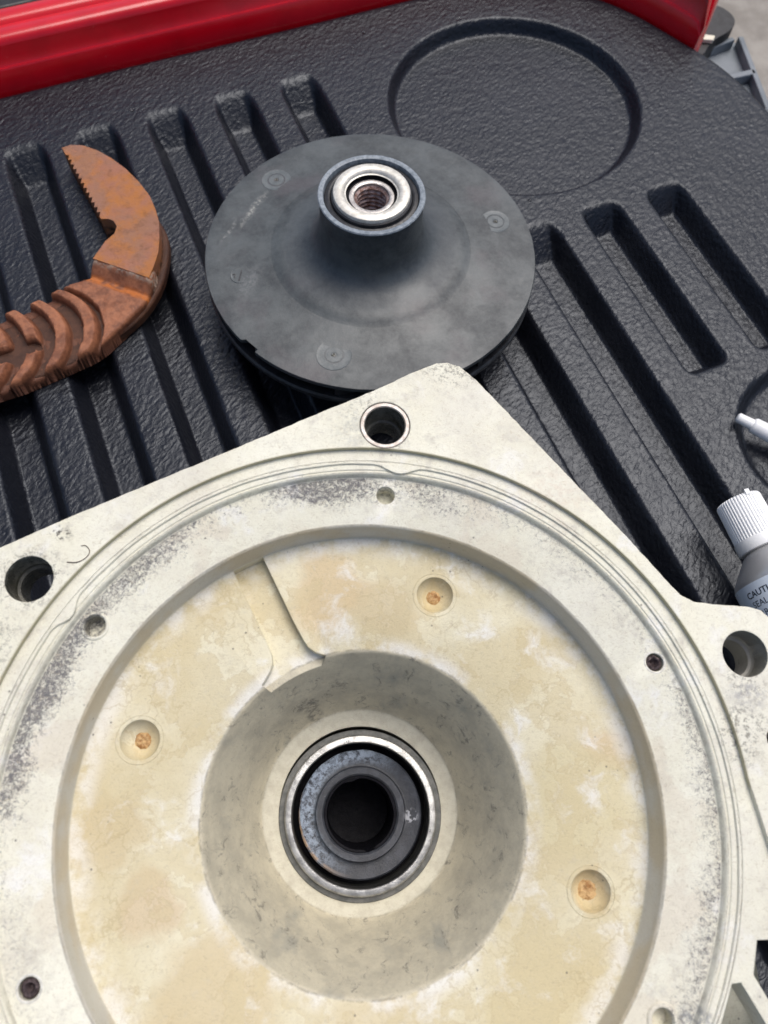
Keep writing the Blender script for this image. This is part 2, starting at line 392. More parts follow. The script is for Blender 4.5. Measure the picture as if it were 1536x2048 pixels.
def mat_rust_dark(name='rusted_steel_shank', k=1.0):
    m = M(name, rough=0.6, spec=0.4)
    n = m.noise(0.16, 6, 0.7, vec=m.warp(0.2, 4))
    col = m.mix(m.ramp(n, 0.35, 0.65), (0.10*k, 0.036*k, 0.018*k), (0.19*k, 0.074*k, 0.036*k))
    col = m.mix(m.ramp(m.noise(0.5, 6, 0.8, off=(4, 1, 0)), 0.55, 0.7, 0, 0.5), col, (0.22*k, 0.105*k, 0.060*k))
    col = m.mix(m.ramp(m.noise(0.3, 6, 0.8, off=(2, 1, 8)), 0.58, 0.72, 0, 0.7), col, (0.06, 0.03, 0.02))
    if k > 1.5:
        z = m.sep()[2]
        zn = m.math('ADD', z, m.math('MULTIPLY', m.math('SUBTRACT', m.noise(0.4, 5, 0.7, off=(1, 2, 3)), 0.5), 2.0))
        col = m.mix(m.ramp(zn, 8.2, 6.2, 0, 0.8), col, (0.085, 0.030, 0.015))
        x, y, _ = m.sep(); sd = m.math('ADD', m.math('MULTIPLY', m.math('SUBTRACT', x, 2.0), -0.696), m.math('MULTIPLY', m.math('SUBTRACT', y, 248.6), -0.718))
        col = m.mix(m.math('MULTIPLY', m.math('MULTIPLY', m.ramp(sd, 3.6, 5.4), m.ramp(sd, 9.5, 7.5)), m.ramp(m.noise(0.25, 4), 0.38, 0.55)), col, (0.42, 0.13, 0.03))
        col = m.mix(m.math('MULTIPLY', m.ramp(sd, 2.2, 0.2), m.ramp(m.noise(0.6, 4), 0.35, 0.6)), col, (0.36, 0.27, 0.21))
    m.color(col); m.bump(m.noise(0.8, 7, 0.75), 0.4, 0.8)
    return m.m
def mat_red():
    m = M('red_tailgate_paint', rough=0.22, spec=0.4)
    n = m.noise(0.05, 5, 0.6)
    col = m.mix(m.ramp(n, 0.4, 0.7), (0.62, 0.0, 0.010), (0.52, 0.0, 0.008))
    dust = m.ramp(m.noise(0.3, 7, 0.8, off=(3, 0, 0)), 0.62, 0.72)
    col = m.mix(m.math('MULTIPLY', dust, 0.22), col, (0.6, 0.25, 0.25))
    m.color(col); m.b.inputs['Coat Weight'].default_value = 0.5; m.b.inputs['Coat Roughness'].default_value = 0.15
    return m.m
def mat_simple(name, c1, c2, rough, metal=0.0, sc_=0.2, spec=0.5, bmp=0.05, bs=2.0):
    m = M(name, rough=rough, spec=spec, metal=metal)
    m.color(m.mix(m.ramp(m.noise(sc_, 5, 0.65), 0.35, 0.65), c1, c2))
    m.rough(m.ramp(m.noise(sc_*3, 4), 0.3, 0.7, max(rough-0.08, 0.05), rough+0.1))
    if bmp: m.bump(m.noise(bs, 5, 0.7), bmp, 0.7)
    return m.m
def mat_ground():
    m = M('concrete_ground', rough=0.9)
    n = m.noise(0.012, 8, 0.7)
    col = m.mix(m.ramp(n, 0.35, 0.65), (0.22, 0.20, 0.175), (0.34, 0.315, 0.28))
    col = m.mix(m.ramp(m.noise(0.05, 6, 0.8, off=(4, 0, 0)), 0.60, 0.7, 0, 0.7), col, (0.14, 0.12, 0.11))
    m.color(col); m.bump(m.noise(0.08, 6, 0.7), 4, 0.6); return m.m
def mat_face():
    """blue-grey corroded carbon seal face"""
    m = M('seal_face_carbon', rough=0.4, spec=0.5)
    x, y, z = m.sep(); r = m.radius()
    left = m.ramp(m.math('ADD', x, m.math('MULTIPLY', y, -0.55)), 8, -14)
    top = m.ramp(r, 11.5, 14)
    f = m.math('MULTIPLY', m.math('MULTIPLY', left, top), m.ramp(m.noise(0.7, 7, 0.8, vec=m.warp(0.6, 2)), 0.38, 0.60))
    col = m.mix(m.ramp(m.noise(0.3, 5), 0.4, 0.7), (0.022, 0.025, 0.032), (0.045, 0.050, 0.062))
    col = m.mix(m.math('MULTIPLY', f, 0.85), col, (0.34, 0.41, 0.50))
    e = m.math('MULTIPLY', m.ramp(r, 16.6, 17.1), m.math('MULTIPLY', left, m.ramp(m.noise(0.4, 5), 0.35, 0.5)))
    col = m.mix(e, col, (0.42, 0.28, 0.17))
    s1 = m.math('MULTIPLY', m.ramp(m.radius(14.1, -2.0), 2.4, 1.2), m.ramp(m.noise(0.5, 3, off=(9, 0, 0)), 0.46, 0.5))
    col = m.mix(s1, col, (0.33, 0.34, 0.37))
    col = m.mix(m.ramp(m.noise(2.5, 3, 0.6), 0.70, 0.76, 0, 0.7), col, (0.4, 0.4, 0.42))
    m.color(col); m.bump(m.noise(1.0, 6, 0.8), 0.3, 0.7)
    return m.m

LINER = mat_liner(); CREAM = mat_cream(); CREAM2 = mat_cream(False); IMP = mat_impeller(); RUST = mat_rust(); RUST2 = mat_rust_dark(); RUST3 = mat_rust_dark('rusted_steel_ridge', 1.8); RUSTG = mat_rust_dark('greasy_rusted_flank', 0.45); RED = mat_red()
STEEL = mat_simple('brushed_seal_steel', (0.30, 0.30, 0.29), (0.52, 0.52, 0.50), 0.36, 1.0, 0.35, bmp=0.12)
STEEL_D = mat_simple('dull_zinc_ring', (0.10, 0.105, 0.10), (0.17, 0.17, 0.16), 0.6, 0.2, 0.4)
CERAM = mat_simple('worn_nickel_ring', (0.55, 0.53, 0.47), (0.74, 0.72, 0.66), 0.42, 0.35, 0.5, bmp=0.03)
RIMGREY = mat_simple('scuffed_grey_rim', (0.14, 0.17, 0.20), (0.26, 0.30, 0.34), 0.45, 0.0, 0.6, bmp=0.15)
RUBBER = mat_simple('black_rubber', (0.016, 0.017, 0.019), (0.035, 0.036, 0.040), 0.38, 0.0, 0.3, bmp=0.1)
BLACK = mat_simple('black_cavity_plastic', (0.003, 0.003, 0.005), (0.006, 0.006, 0.009), 0.55, 0.0, 0.3, spec=0.15, bmp=0.3)
THREAD = mat_simple('rusty_thread', (0.20, 0.10, 0.07), (0.50, 0.38, 0.34), 0.3, 0.6, 0.6, bmp=0.1)
CORE = mat_simple('threaded_core', (0.34, 0.32, 0.31), (0.50, 0.48, 0.46), 0.35, 0.6, 0.6, bmp=0.1)
SLEEVE_DK = mat_simple('greasy_sleeve', (0.035, 0.035, 0.025), (0.16, 0.155, 0.13), 0.25, 0.0, 0.12, bmp=0.2)
SLEEVE_LT = mat_simple('grey_sleeve', (0.34, 0.33, 0.29), (0.42, 0.41, 0.37), 0.35, 0.0, 0.2)
BUSH = mat_simple('dirty_bushing_ring', (0.62, 0.58, 0.54), (0.42, 0.36, 0.31), 0.4, 0.2, 0.8, bmp=0.1)
CRUST = mat_simple('ochre_crust', (0.34, 0.17, 0.06), (0.66, 0.45, 0.22), 0.8, 0.0, 0.7, bmp=0.6, bs=1.4)
SCRAPE = mat_simple('scraped_cream', (0.74, 0.73, 0.67), (0.50, 0.48, 0.42), 0.5, 0.0, 1.0, bmp=0.1)
INSERT = mat_simple('corroded_insert', (0.035, 0.022, 0.024), (0.12, 0.09, 0.09), 0.5, 0.3, 1.2, bmp=0.4)
CAPW = mat_simple('white_cap_plastic', (0.86, 0.87, 0.87), (0.88, 0.89, 0.89), 0.35, 0.0, 0.2, bmp=0.0)
LABEL = mat_simple('pale_blue_label', (0.62, 0.70, 0.80), (0.64, 0.71, 0.80), 0.35, 0.0, 0.2, bmp=0.0)
ALU = mat_simple('bare_aluminium', (0.50, 0.50, 0.50), (0.56, 0.56, 0.56), 0.38, 0.6, 0.03, bmp=0.0)
INK = mat_simple('dark_ink', (0.02, 0.03, 0.05), (0.03, 0.04, 0.06), 0.5, 0.0, 0.3, bmp=0.0)
BRACKET = mat_simple('grey_bracket_plastic', (0.13, 0.155, 0.175), (0.19, 0.215, 0.24), 0.4, 0.0, 0.05)
DARKSTRIP = mat_simple('black_trim_plastic', (0.010, 0.010, 0.011), (0.018, 0.018, 0.02), 0.5, 0.0, 0.1)
HAIR = mat_simple('dark_fibre', (0.05, 0.03, 0.025), (0.12, 0.07, 0.05), 0.6, 0.0, 0.3, bmp=0)
def mat_water():
    m = M('clear_water', rough=0.02, color=(1, 1, 1)); m.b.inputs['Transmission Weight'].default_value = 1.0; m.b.inputs['IOR'].default_value = 1.33
    return m.m
WATER = mat_water()

# ---------------------------------------------------------------- ground
g = mesh('ground', [(-6000, -6000, -760), (6000, -6000, -760), (6000, 6000, -760), (-6000, 6000, -760)], [(0, 1, 2, 3)], mat_ground()); g['kind'] = 'structure'

# ---------------------------------------------------------------- liner outline
OUT = chaikin([(-260, 399.5), (-100, 399.5), (100, 399.5), (195, 399.5), (222, 397.5), (247, 391), (268, 379), (286, 363.5), (297.5, 346), (304.5, 331), (311, 315), (317.8, 299),
               (322, 282), (324, 262), (325, 240), (325.5, 100), (325.5, -220)], 2, closed=False)
def seg_dist(X, Y, P):
    best = np.full(X.shape, 1e9); sgn = np.zeros(X.shape)
    for (ax, ay), (bx, by) in zip(P[:-1], P[1:]):
        dx, dy = bx-ax, by-ay; L2 = dx*dx+dy*dy
        if L2 < 1e-9: continue
        t = np.clip(((X-ax)*dx+(Y-ay)*dy)/L2, 0, 1)
        qx, qy = X-ax-t*dx, Y-ay-t*dy; dd = np.hypot(qx, qy)
        m = dd < best; best = np.where(m, dd, best); sgn = np.where(m, np.sign(dx*qy-dy*qx), sgn)
    return best*np.where(sgn == 0, 1, sgn)          # >0 outside (left of travel)
def smooth01(t): t = np.clip(t, 0, 1); return t*t*(3-2*t)
LIN = empty('tailgate_liner', 'black textured plastic liner with ribs and two round recesses, lying under all the pump parts', 'tailgate liner')
def build_liner():
    step = 0.9
    xs = np.arange(-230, 327.5, step); ys = np.arange(-190, 402, step)
    X, Y = np.meshgrid(xs, ys); Z = np.zeros_like(X)
    pitch, wid, x0 = 34.66, 21.73, -43.6
    def recess(cx0, cx1, y0, y1, depth=11, dr=6.0, er=18):
        nonlocal Z
        dxx = np.minimum(X-cx0, cx1-X); dy = np.minimum((Y-y0)*dr/7.0, (y1-Y)*dr/er)
        # rounded-corner inside distance
        R = 5.0
        ax, ay = np.maximum(R-dxx, 0), np.maximum(R-dy, 0)
        di = np.where((dxx < R) & (dy < R), R-np.hypot(ax, ay), np.minimum(dxx, dy))
        t = np.clip(di/dr, 0, 1)
        # mostly straight wall with small shoulder radii
        tt = np.where(t < 0.3, t*t/0.6, np.where(t > 0.85, 0.775-(1-t)*(1-t)/0.3, t-0.15)); tt = tt/0.775
        Z = np.minimum(Z, -depth*np.clip(tt, 0, 1)*(di > 0))
    for k in range(-5, 5): recess(x0+k*pitch, x0+k*pitch+wid, -150, 362.5)
    for k in (5, 6): recess(x0+k*pitch, x0+k*pitch+wid, -150, 229)
    recess(x0+7*pitch, x0+7*pitch+wid, 127, 229, er=12)
    recess(x0+8*pitch, x0+8*pitch+wid, 127, 229, er=12)
    def disc(cx, cy, R, depth, dr):
        nonlocal Z
        di = R-np.hypot(X-cx, Y-cy); t = np.clip(di/dr, 0, 1)
        Z = np.minimum(Z, -depth*smooth01(t)*(di > 0))
    disc(204.5, 305.5, 65, 7.0, 5.0)
    disc(236.5, 81.0, 37.5, 5.5, 6.0)
    # slight waviness of moulded sheet
    Z += 0.25*np.sin(X/37.0+1)*np.sin(Y/51.0)
    D = seg_dist(X, Y, OUT)                 # >0 outside
    e = np.clip((D+3.5)/3.5, 0, 1); Z -= 3.0*(1-np.sqrt(np.clip(1-e*e, 0, 1)))
    Z = np.where(D > 0, Z-7, Z)
    # pull boundary verts onto outline so the edge is clean
    gy, gx = np.gradient(D, step)
    near = (D > 0) & (D < 1.6)
    X2 = np.where(near, X-gx*(D-0.05), X); Y2 = np.where(near, Y-gy*(D-0.05), Y)
    ny, nx = X.shape
    idx = np.arange(nx*ny).reshape(ny, nx)
    F = np.stack([idx[:-1, :-1], idx[:-1, 1:], idx[1:, 1:], idx[1:, :-1]], -1).reshape(-1, 4)
    keep = (D.ravel()[F] < 1.6).all(1)
    F = F[keep]
    V = np.stack([X2.ravel(), Y2.ravel(), Z.ravel()], 1)
    used, inv = np.unique(F, return_inverse=True)
    o = mesh('liner_sheet', V[used], inv.reshape(-1, 4), LINER, LIN, smooth=180)
    return o
build_liner()

# ---------------------------------------------------------------- tailgate (red painted frame round the liner)
TG = empty('truck_tailgate', 'red painted truck tailgate edge bordering the black liner along the top', 'truck tailgate')
def tailgate():
    P = [p for p in OUT if not (p[0] > 300 and p[1] < 309)]
    # normals (outward = left of travel)
    n = len(P); V = []; F = []
    prof = [(0.9, -9), (1.0, -1), (2.6, 9.6), (3.3, 10.6), (4.4, 10.2), (5.2, 11.2), (6.6, 18.6), (7.6, 20.9), (9.6, 22.2), (12.5, 22.4), (15.5, 22.0), (16.4, 20.6), (17.6, 20.2),
            (20.2, 20.3), (21.3, 21.4), (23, 22.3), (27, 22.5), (30.5, 21.6), (32.5, 18.5), (33, 10), (33, -45), (0.9, -45)]
    m = len(prof)
    acc = 0; Ls = [0]
    for i in range(1, n): acc += math.dist(P[i], P[i-1]); Ls.append(acc)
    for i, (x, y) in enumerate(P):
        a = P[max(0, i-1)]; b = P[min(n-1, i+1)]
        tx, ty = b[0]-a[0], b[1]-a[1]; l = math.hypot(tx, ty); nx, ny = -ty/l, tx/l
        rem = acc-Ls[i]; s = 0.62+0.38*min(1, rem/70)
        e = math.sqrt(max(0.0, 1-max(0.0, 1-rem/9.0)**2)); e = 0.12+0.88*e
        for (dd, z) in prof:
            ds = dd*(s if dd > 8 else 1); ds = 0.9+(ds-0.9)*(0.25+0.75*e)
            V.append((x+nx*ds, y+ny*ds, z if z < 0 else z*(0.35+0.65*e)))
    for i in range(n-1):
        for k in range(m):
            l = (k+1) % m; F.append((i*m+k, (i+1)*m+k, (i+1)*m+l, i*m+l))
    F.append(tuple(range(m))); F.append(tuple(reversed([(n-1)*m+k for k in range(m)])))
    bm = bmesh.new(); vs = [bm.verts.new(v) for v in V]
    for f in F: bm.faces.new([vs[i] for i in f])
    from_bm('painted_lip', bm, RED, TG, smooth=38)
    prism('trim_strip', [(-260, 433.5), (60, 433.5), (60, 447), (-260, 447)], -20, 20, DARKSTRIP, TG, bev=1.5)
    # structure the liner rests on
    prism('inner_panel', [(-255, -180), (318, -180), (318, 300), (300, 335), (262, 378), (215, 394), (-255, 394)], -34, -22, RED, TG)
tailgate()
HW = empty('hinge_bracket', 'grey ribbed plastic bracket beyond the rounded liner corner, top right', 'bracket')
def bracket():
    ol = [(330, 338), (352, 357), (372, 352), (378, 338), (374, 322), (367, 306), (361, 290), (352, 264), (343, 225), (318, 225), (318, 318)]
    prism('bracket_base', ol, -44, -34, BRACKET, HW, bev=0.6)
    def rib(a, b, wdt=3.2, z1=-28):
        a = Vector(a); b = Vector(b); t = (b-a).normalized(); nrm = Vector((-t.y, t.x))*wdt/2
        prism('rib', [tuple(a-nrm), tuple(b-nrm), tuple(b+nrm), tuple(a+nrm)], -33.9, z1, BRACKET, HW, bev=0.5)
    rib((376, 338), (351, 263)); rib((343, 226), (350.6, 262)); rib((326, 312), (367, 309), 4); rib((332, 334), (371, 338), 3); rib((324, 280), (356, 279), 3)
    rib((318.5, 227), (322, 311)); 
bracket()
prism('rubber_bumper', chaikin([(324, 332), (336, 352), (356, 366), (372, 362), (376, 348), (368, 338), (350, 334), (336, 322)], 2), -33.8, -22, DARKSTRIP, TG, bev=1.5)
prism('paint_chip', [(336, 337.5), (341, 341), (352, 334.5), (349, 331.5)], -21.9, -19.5, CREAM2, TG, bev=0.5)

# ---------------------------------------------------------------- pump seal plate
U = Vector((0.9349, -0.3526, -0.0393)); Nn = Vector((-0.0014, -0.1144, 0.9934)); Nn.normalize()
U = (U-Nn*U.dot(Nn)).normalized(); Vv = Nn.cross(U)
MW = Matrix(((U.x, Vv.x, Nn.x, 5.93*MM), (U.y, Vv.y, Nn.y, 13.29*MM), (U.z, Vv.z, Nn.z, 75.18*MM), (0, 0, 0, 1)))
PL = empty('pump_seal_plate', 'large cream plastic pump plate with stained round chamber and central shaft seal', 'pump part', mw=MW)
RB = 90.2
H1, H2, H3, H4 = (6.1, 96.8), (-80.8, 55.5), (94.3, 35.4), (99.4, 14.9)
def jag(p, amp=0.08, step=1.2):
    """slightly nicked edge"""
    q = []
    for i in range(len(p)):
        a, b = Vector(p[i]), Vector(p[(i+1) % len(p)]); n = max(1, int((b-a).length/step))
        for k in range(n):
            c = a.lerp(b, k/n); w_ = noise.noise(Vector((c.x*0.45, c.y*0.45, 0)))*amp*2
            if noise.noise(Vector((c.x*0.9, c.y*0.9, 4))) > 0.42: w_ -= amp*1.5
            d_ = c.normalized(); q.append(tuple(c+d_*w_))
    return q
outline = [(-104, 55.5), (-88.6, 63.3), (-73.0, 71.1), (-55.8, 79.2), (-32.2, 90.2), (-16.3, 97.8), (4.4, 107.4), (13, 112.0), (17.4, 114.0), (20.6, 115.4), (23.7, 115.6), (27.1, 114.4), (31.3, 110.4),
           (41.1, 98.6), (50.7, 86.7), (66.3, 67.8), (75.6, 55.8), (78.0, 52.6), (80.0, 50.4), (83.2, 48.6), (88.2, 47.9), (97.3, 47.2), (100.3, 46.2), (103.5, 43.2), (108, 38), (112, 20), (114, -50), (112, -70),
           (80, -104), (-80, -104), (-112, -70), (-115, 40), (-112, 50)]
outj = jag(outline)
def arc(r, a0, a1, n):
    return [(r*math.cos(math.radians(a0+(a1-a0)*i/n)), r*math.sin(math.radians(a0+(a1-a0)*i/n))) for i in range(n+1)]
topring = arc(RB, 4, 292, 230)+[(60, -88), (80, -84), (97, -70), (101, -52), (97, -30), (92.6, -8.0), (91.2, 0)]
P1 = [(79.7, -36.6), (81.8, -36.4), (84.5, -41.5), (93, -58), (84, -63), (72.5, -56), (74.2, -47.5), (76.8, -42.6)]
P2 = [(86.9, -28.2), (84.9, -35.0), (86.9, -38.9), (91.5, -47.5), (93.5, -36), (93.5, -28.2)]
_fl = from_bm('flange', prism_bm(outj, 10.5, 12, [topring, circ(*H1, 6.75), circ(*H2, 5.7), circ(*H3, 5.75), circ(*H4, 3.2, 32)]), CREAM, PL, 30)
_m = _fl.modifiers.new('bevel', 'BEVEL'); _m.width = 0.3*MM; _m.segments = 2; _m.limit_method = 'ANGLE'; _m.angle_limit = math.radians(50)
low = from_bm('ledge', prism_bm([(x*0.9995, y*0.9995) for x, y in outj], 2.5, 10.5-0.004, [circ(0, 0, 87.15, 256), circ(*H1, 6.75), circ(*H2, 5.7), circ(*H3, 5.75), circ(*H4, 3.2, 32), P1, P2]), CREAM, PL, 30)
for nm, (x, y), r, mt in (('sleeve', H1, 5.35, SLEEVE_DK), ('sleeve', H2, 5.7, SLEEVE_DK), ('sleeve', H3, 5.75, SLEEVE_LT)):
    top = 11.6 if r < 5.5 else 11.9
    lathe(nm, [(r, top), (r, 5.0), (r-0.25, 4.6), (r-0.25, 4.2), (r-0.9, 3.8), (r-0.9, -3), (r+1.4, -3), (r+1.4, top-0.3)], mt, PL, seg=64, closed=True, c=(x, y))
lathe('bushing_ring', [(5.36, 11.4), (5.6, 11.95), (6.35, 11.95), (6.55, 11.75), (6.6, 9), (5.36, 9)], BUSH, PL, seg=64, closed=True, c=H1)
def body_r(k, r, z, a):
    d_ = math.degrees(a) % 360
    if k in LEDGE:
        w_ = 0.15*noise.noise(Vector((math.cos(a)*9, math.sin(a)*9, 2)))
        base = 0.0
        if 60 < d_ < 152: base = 0.0
        if 79 < d_ < 88: t = (d_-79)/9; base = -2.2*math.sin(math.pi*t)**2
        if 143 < d_ < 150: base = -2.0*math.sin(math.pi*(d_-143)/7)**2
        r += w_+base
    return r, z
prof = [(22.4, -32.0), (26.4, -32.0), (27.0, -31.7), (27.6, -30.6), (29.2, -26.4), (31.2, -20.6), (33.6, -13.5), (36.0, -7.0), (37.6, -3.0), (38.5, -1.0), (38.9, -0.25), (39.3, 0.0),
        (69.0, 0.0), (69.25, 0.3), (69.8, 7.2), (70.05, 7.8), (70.4, 8.0), (83.0, 8.0), (83.35, 8.15), (83.8, 9.55), (84.0, 9.8), (84.35, 9.9), (84.45, 9.7), (84.75, 9.7), (84.9, 9.95),
        (86.2, 10.0), (86.35, 10.5), (87.1, 10.5), (87.1, 2.5), (72, 2.5), (70.5, -6.5), (41.5, -6.5), (36, -20), (32, -36), (27, -40), (22.4, -40)]
LEDGE = (25, 26)
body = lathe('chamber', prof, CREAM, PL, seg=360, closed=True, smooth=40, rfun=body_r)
# cutters: drain channel, screw dimples, blind holes
def cutter_all():
    parts = []
    chan = [(-12.2, 33.0), (-9.5, 38.0), (-12.2, 38.9), (-14.0, 40.2), (-15.2, 42.0), (-18.1, 47.4), (-26.1, 63.95)]+[(69.02*math.cos(math.radians(a)), 69.02*math.sin(math.radians(a))) for a in (113.5, 115.5, 117.5, 119.2)]+[(-24.6, 41.6), (-23.2, 38.4), (-22.9, 36.2), (-23.5, 34.2), (-25.5, 30.8), (-20, 27)]
    parts.append(('prism', chan, -3.4, 3))
    for c_ in ((19.1, 53.5), (-54.5, 18.2), (53.3, -18.5)): parts.append(('sph', c_, 4.75, 4.0))
    parts.append(('cyl', (6.1, 78.4), 2.45, 3.0)); parts.append(('cyl', (-65.4, 44.6), 2.6, 3.4)); parts.append(('cyl', (64.1, -43.5), 2.3, 4.0))
    parts.append(('cyl', (72.7, 34.1), 2.3, 4.0)); parts.append(('cyl', (-72.0, -32.5), 2.3, 4.0))
    cutters = []
    for i, p in enumerate(parts):
        if p[0] == 'prism': o = from_bm('cut', prism_bm(p[1], p[2], p[3]))
        elif p[0] == 'sph':
            r, dp = p[2], p[3]; R = (r*r+dp*dp)/(2*dp)
            bm = bmesh.new(); bmesh.ops.create_uvsphere(bm, u_segments=64, v_segments=48, radius=R)
            bmesh.ops.translate(bm, verts=bm.verts, vec=(p[1][0], p[1][1], R-dp)); o = from_bm('cut', bm)
        else:
            o = from_bm('cut', prism_bm(circ(*p[1], p[2], 48), 8-(8-p[3]) if False else p[3], 14))
        cutters.append(o)
    return cutters
cs = cutter_all()
for o in cs:
    md = body.modifiers.new('cut', 'BOOLEAN'); md.operation = 'DIFFERENCE'; md.solver = 'EXACT'
    o.parent = PL; md.object = o
bpy.context.view_layer.update()
dg = bpy.context.evaluated_depsgraph_get()
nm = bpy.data.meshes.new_from_object(body.evaluated_get(dg))
body.modifiers.clear(); body.data = nm; nm.name = 'chamber'; shade(nm, 40)
if not nm.materials: nm.materials.append(CREAM)
for o in cs: bpy.data.objects.remove(o)
# crusts in the dimples and raised rings round them
def crust(name, x, y, r, z, mat, hole=0.0):
    bm = bmesh.new(); rings = 7; seg = 28; rows = []
    for i in range(rings+1):
        rr = r*i/rings
        row = []
        for k in range(seg):
            a = 2*math.pi*k/seg; px, py = x+rr*math.cos(a), y+rr*math.sin(a)
            h_ = 0.9*noise.noise(Vector((px*1.3, py*1.3, 1)))+0.4*noise.noise(Vector((px*3, py*3, 5)))
            edge = -0.6*(i/rings)**4; hol = -2.2*max(0, 1-rr/hole)**0.5 if hole and rr < hole else 0
            rj = 1+0.10*noise.noise(Vector((math.cos(a)*2+x, math.sin(a)*2, 0)))*(i/rings)
            row.append(bm.verts.new((x+rr*rj*math.cos(a), y+rr*rj*math.sin(a), z+h_*0.6+edge+hol)))
        rows.append(row)
    for i in range(rings):
        for k in range(seg):
            l = (k+1) % seg; bm.faces.new((rows[i][k], rows[i][l], rows[i+1][l], rows[i+1][k]))
    bmesh.ops.remove_doubles(bm, verts=bm.verts, dist=1e-4)
    return from_bm(name, bm, mat, PL, 60)
for (x, y) in ((19.1, 53.5), (-54.5, 18.2), (53.3, -18.5)):
    crust('screw_crust', x, y, {19.1: 1.9, -54.5: 2.1, 53.3: 2.5}[x], -3.0, CRUST)
    lathe('boss_ring', [(5.5, -0.1), (5.75, 0.14), (6.0, -0.1)], CREAM, PL, seg=64, c=(x, y))
for (x, y) in ((72.7, 34.1), (-72.0, -32.5)):
    crust('threaded_insert', x, y, 2.0, 7.7, INSERT, hole=0.95)
    lathe('scraped_ring', [(2.25, 7.9), (2.5, 8.06), (2.75, 8.05), (3.0, 7.9)], SCRAPE, PL, seg=40, c=(x, y))
lathe('boss_ring', [(2.7, 8.0-0.1), (2.85, 8.35), (3.3, 8.3), (3.6, 7.9)], CREAM, PL, seg=48, c=(-65.4, 44.6))
lathe('boss_ring', [(2.4, 7.9), (2.55, 8.5), (3.3, 8.4), (3.7, 7.9)], CREAM, PL, seg=48, c=(64.1, -43.5))
# shaft seal in the middle
cy = -1.0
lathe('seal_cup', [(18.9, -33), (18.9, -44), (22.38, -44), (22.5, -31.7), (22.3, -31.5), (20.4, -31.3)], STEEL_D, PL, seg=128, c=(0, cy), closed=True)
lathe('seal_ring', [(18.85, -36), (18.8, -29.9), (18.9, -29.5), (19.1, -29.33), (20.35, -29.3), (20.7, -29.45), (20.9, -29.9), (20.85, -31.6)], STEEL, PL, seg=160, c=(0, cy), closed=True)
def facer(k, r, z, a):
    if k in (1, 2): r += 0.22*noise.noise(Vector((math.cos(a)*5, math.sin(a)*5, 0)))*(1 if math.cos(a-2.6) > 0 else 0.2)
    return r, z
face = lathe('seal_face', [(16.6, -40), (17.0, -32.6), (16.6, -32.2), (13.2, -33.4), (12.7, -33.3), (12.5, -31.6), (12.2, -31.1), (10.6, -31.2), (10.1, -31.7), (10.0, -34), (10.0, -60), (16.6, -60)], mat_face(), PL, seg=128, c=(0, cy), closed=True, rfun=facer)
lathe('gap_gasket', [(16.5, -42), (18.75, -42), (18.75, -44), (16.5, -44)], BLACK, PL, seg=96, c=(0, cy), closed=True)
def lipr(k, r, z, a):
    d_ = math.degrees(a)
    bump_ = 0
    for c0, w0, am in ((105, 16, 0.55), (285, 14, 0.8), (20, 25, 0.2)):
        t = (d_-c0+180) % 360-180
        if abs(t) < w0: bump_ += am*math.cos(t/w0*math.pi/2)**2*(1 if c0 == 285 else -1)
    return (r+bump_ if k in (1, 2) else r), z
lathe('rubber_bellows', [(9.95, -32.0), (9.35, -32.2), (9.15, -33.2), (9.3, -35.5), (9.0, -39), (9.3, -42), (9.0, -45), (9.2, -58), (9.9, -58)], BLACK, PL, seg=96, c=(0, cy), rfun=lipr, closed=True)
lathe('bore_floor', [(0.01, -57), (3, -56.4), (6, -57.4), (9.1, -56.5), (9.1, -60), (0.01, -60)], BLACK, PL, seg=32, c=(0, cy))
# motor side housing below the plate
lathe('rear_housing', [(61, -5.9), (60, -66), (56, -66), (56, -9), (38, -22), (30, -41), (30, -62), (23, -62), (23, -40.1), (33, -36.5), (37, -20), (42, -6.6), (60, -6.6)], CREAM2, PL, seg=96, closed=True)
prism('pocket_floor', [(70, -30), (96, -24), (98, -60), (68, -68)], -14, -12, CREAM2, PL)
# stamped figures on the seal ring
def text_mesh(txt, size, extrude=0.01, bold=0.0):
    cu = bpy.data.curves.new('t', 'FONT'); cu.body = txt; cu.size = size; cu.extrude = extrude; cu.offset = bold; cu.resolution_u = 3
    o = bpy.data.objects.new('t', cu); sc.collection.objects.link(o); bpy.context.view_layer.update()
    me = bpy.data.meshes.new_from_object(o.evaluated_get(bpy.context.evaluated_depsgraph_get()))
    v = np.zeros(len(me.vertices)*3); me.vertices.foreach_get('co', v); v = v.reshape(-1, 3)
    f = [tuple(p.vertices) for p in me.polygons]
    bpy.data.objects.remove(o); bpy.data.meshes.remove(me); return v, f
def ring_text(name, txt, size, r, ang, z, mat):
    v, f = text_mesh(txt, size); w_ = v[:, 0].max(); o = []
    for x, y, zz in v:
        a = math.radians(ang)-(x-w_/2)/r; o.append(((r+y)*math.cos(a), (r+y)*math.sin(a)+cy, z+zz))
    return mesh(name, o, f, mat, PL)
ring_text('stamped_number', '143', 1.15, 19.1, 101.5, -29.29, INK)
ring_text('stamped_mark', '2', 0.8, 19.1, 185, -29.28, INK); ring_text('stamped_mark', 'M', 0.9, 19.1, -14, -29.28, INK); ring_text('stamped_mark', 'I', 0.9, 19.1, 160, -29.28, INK)

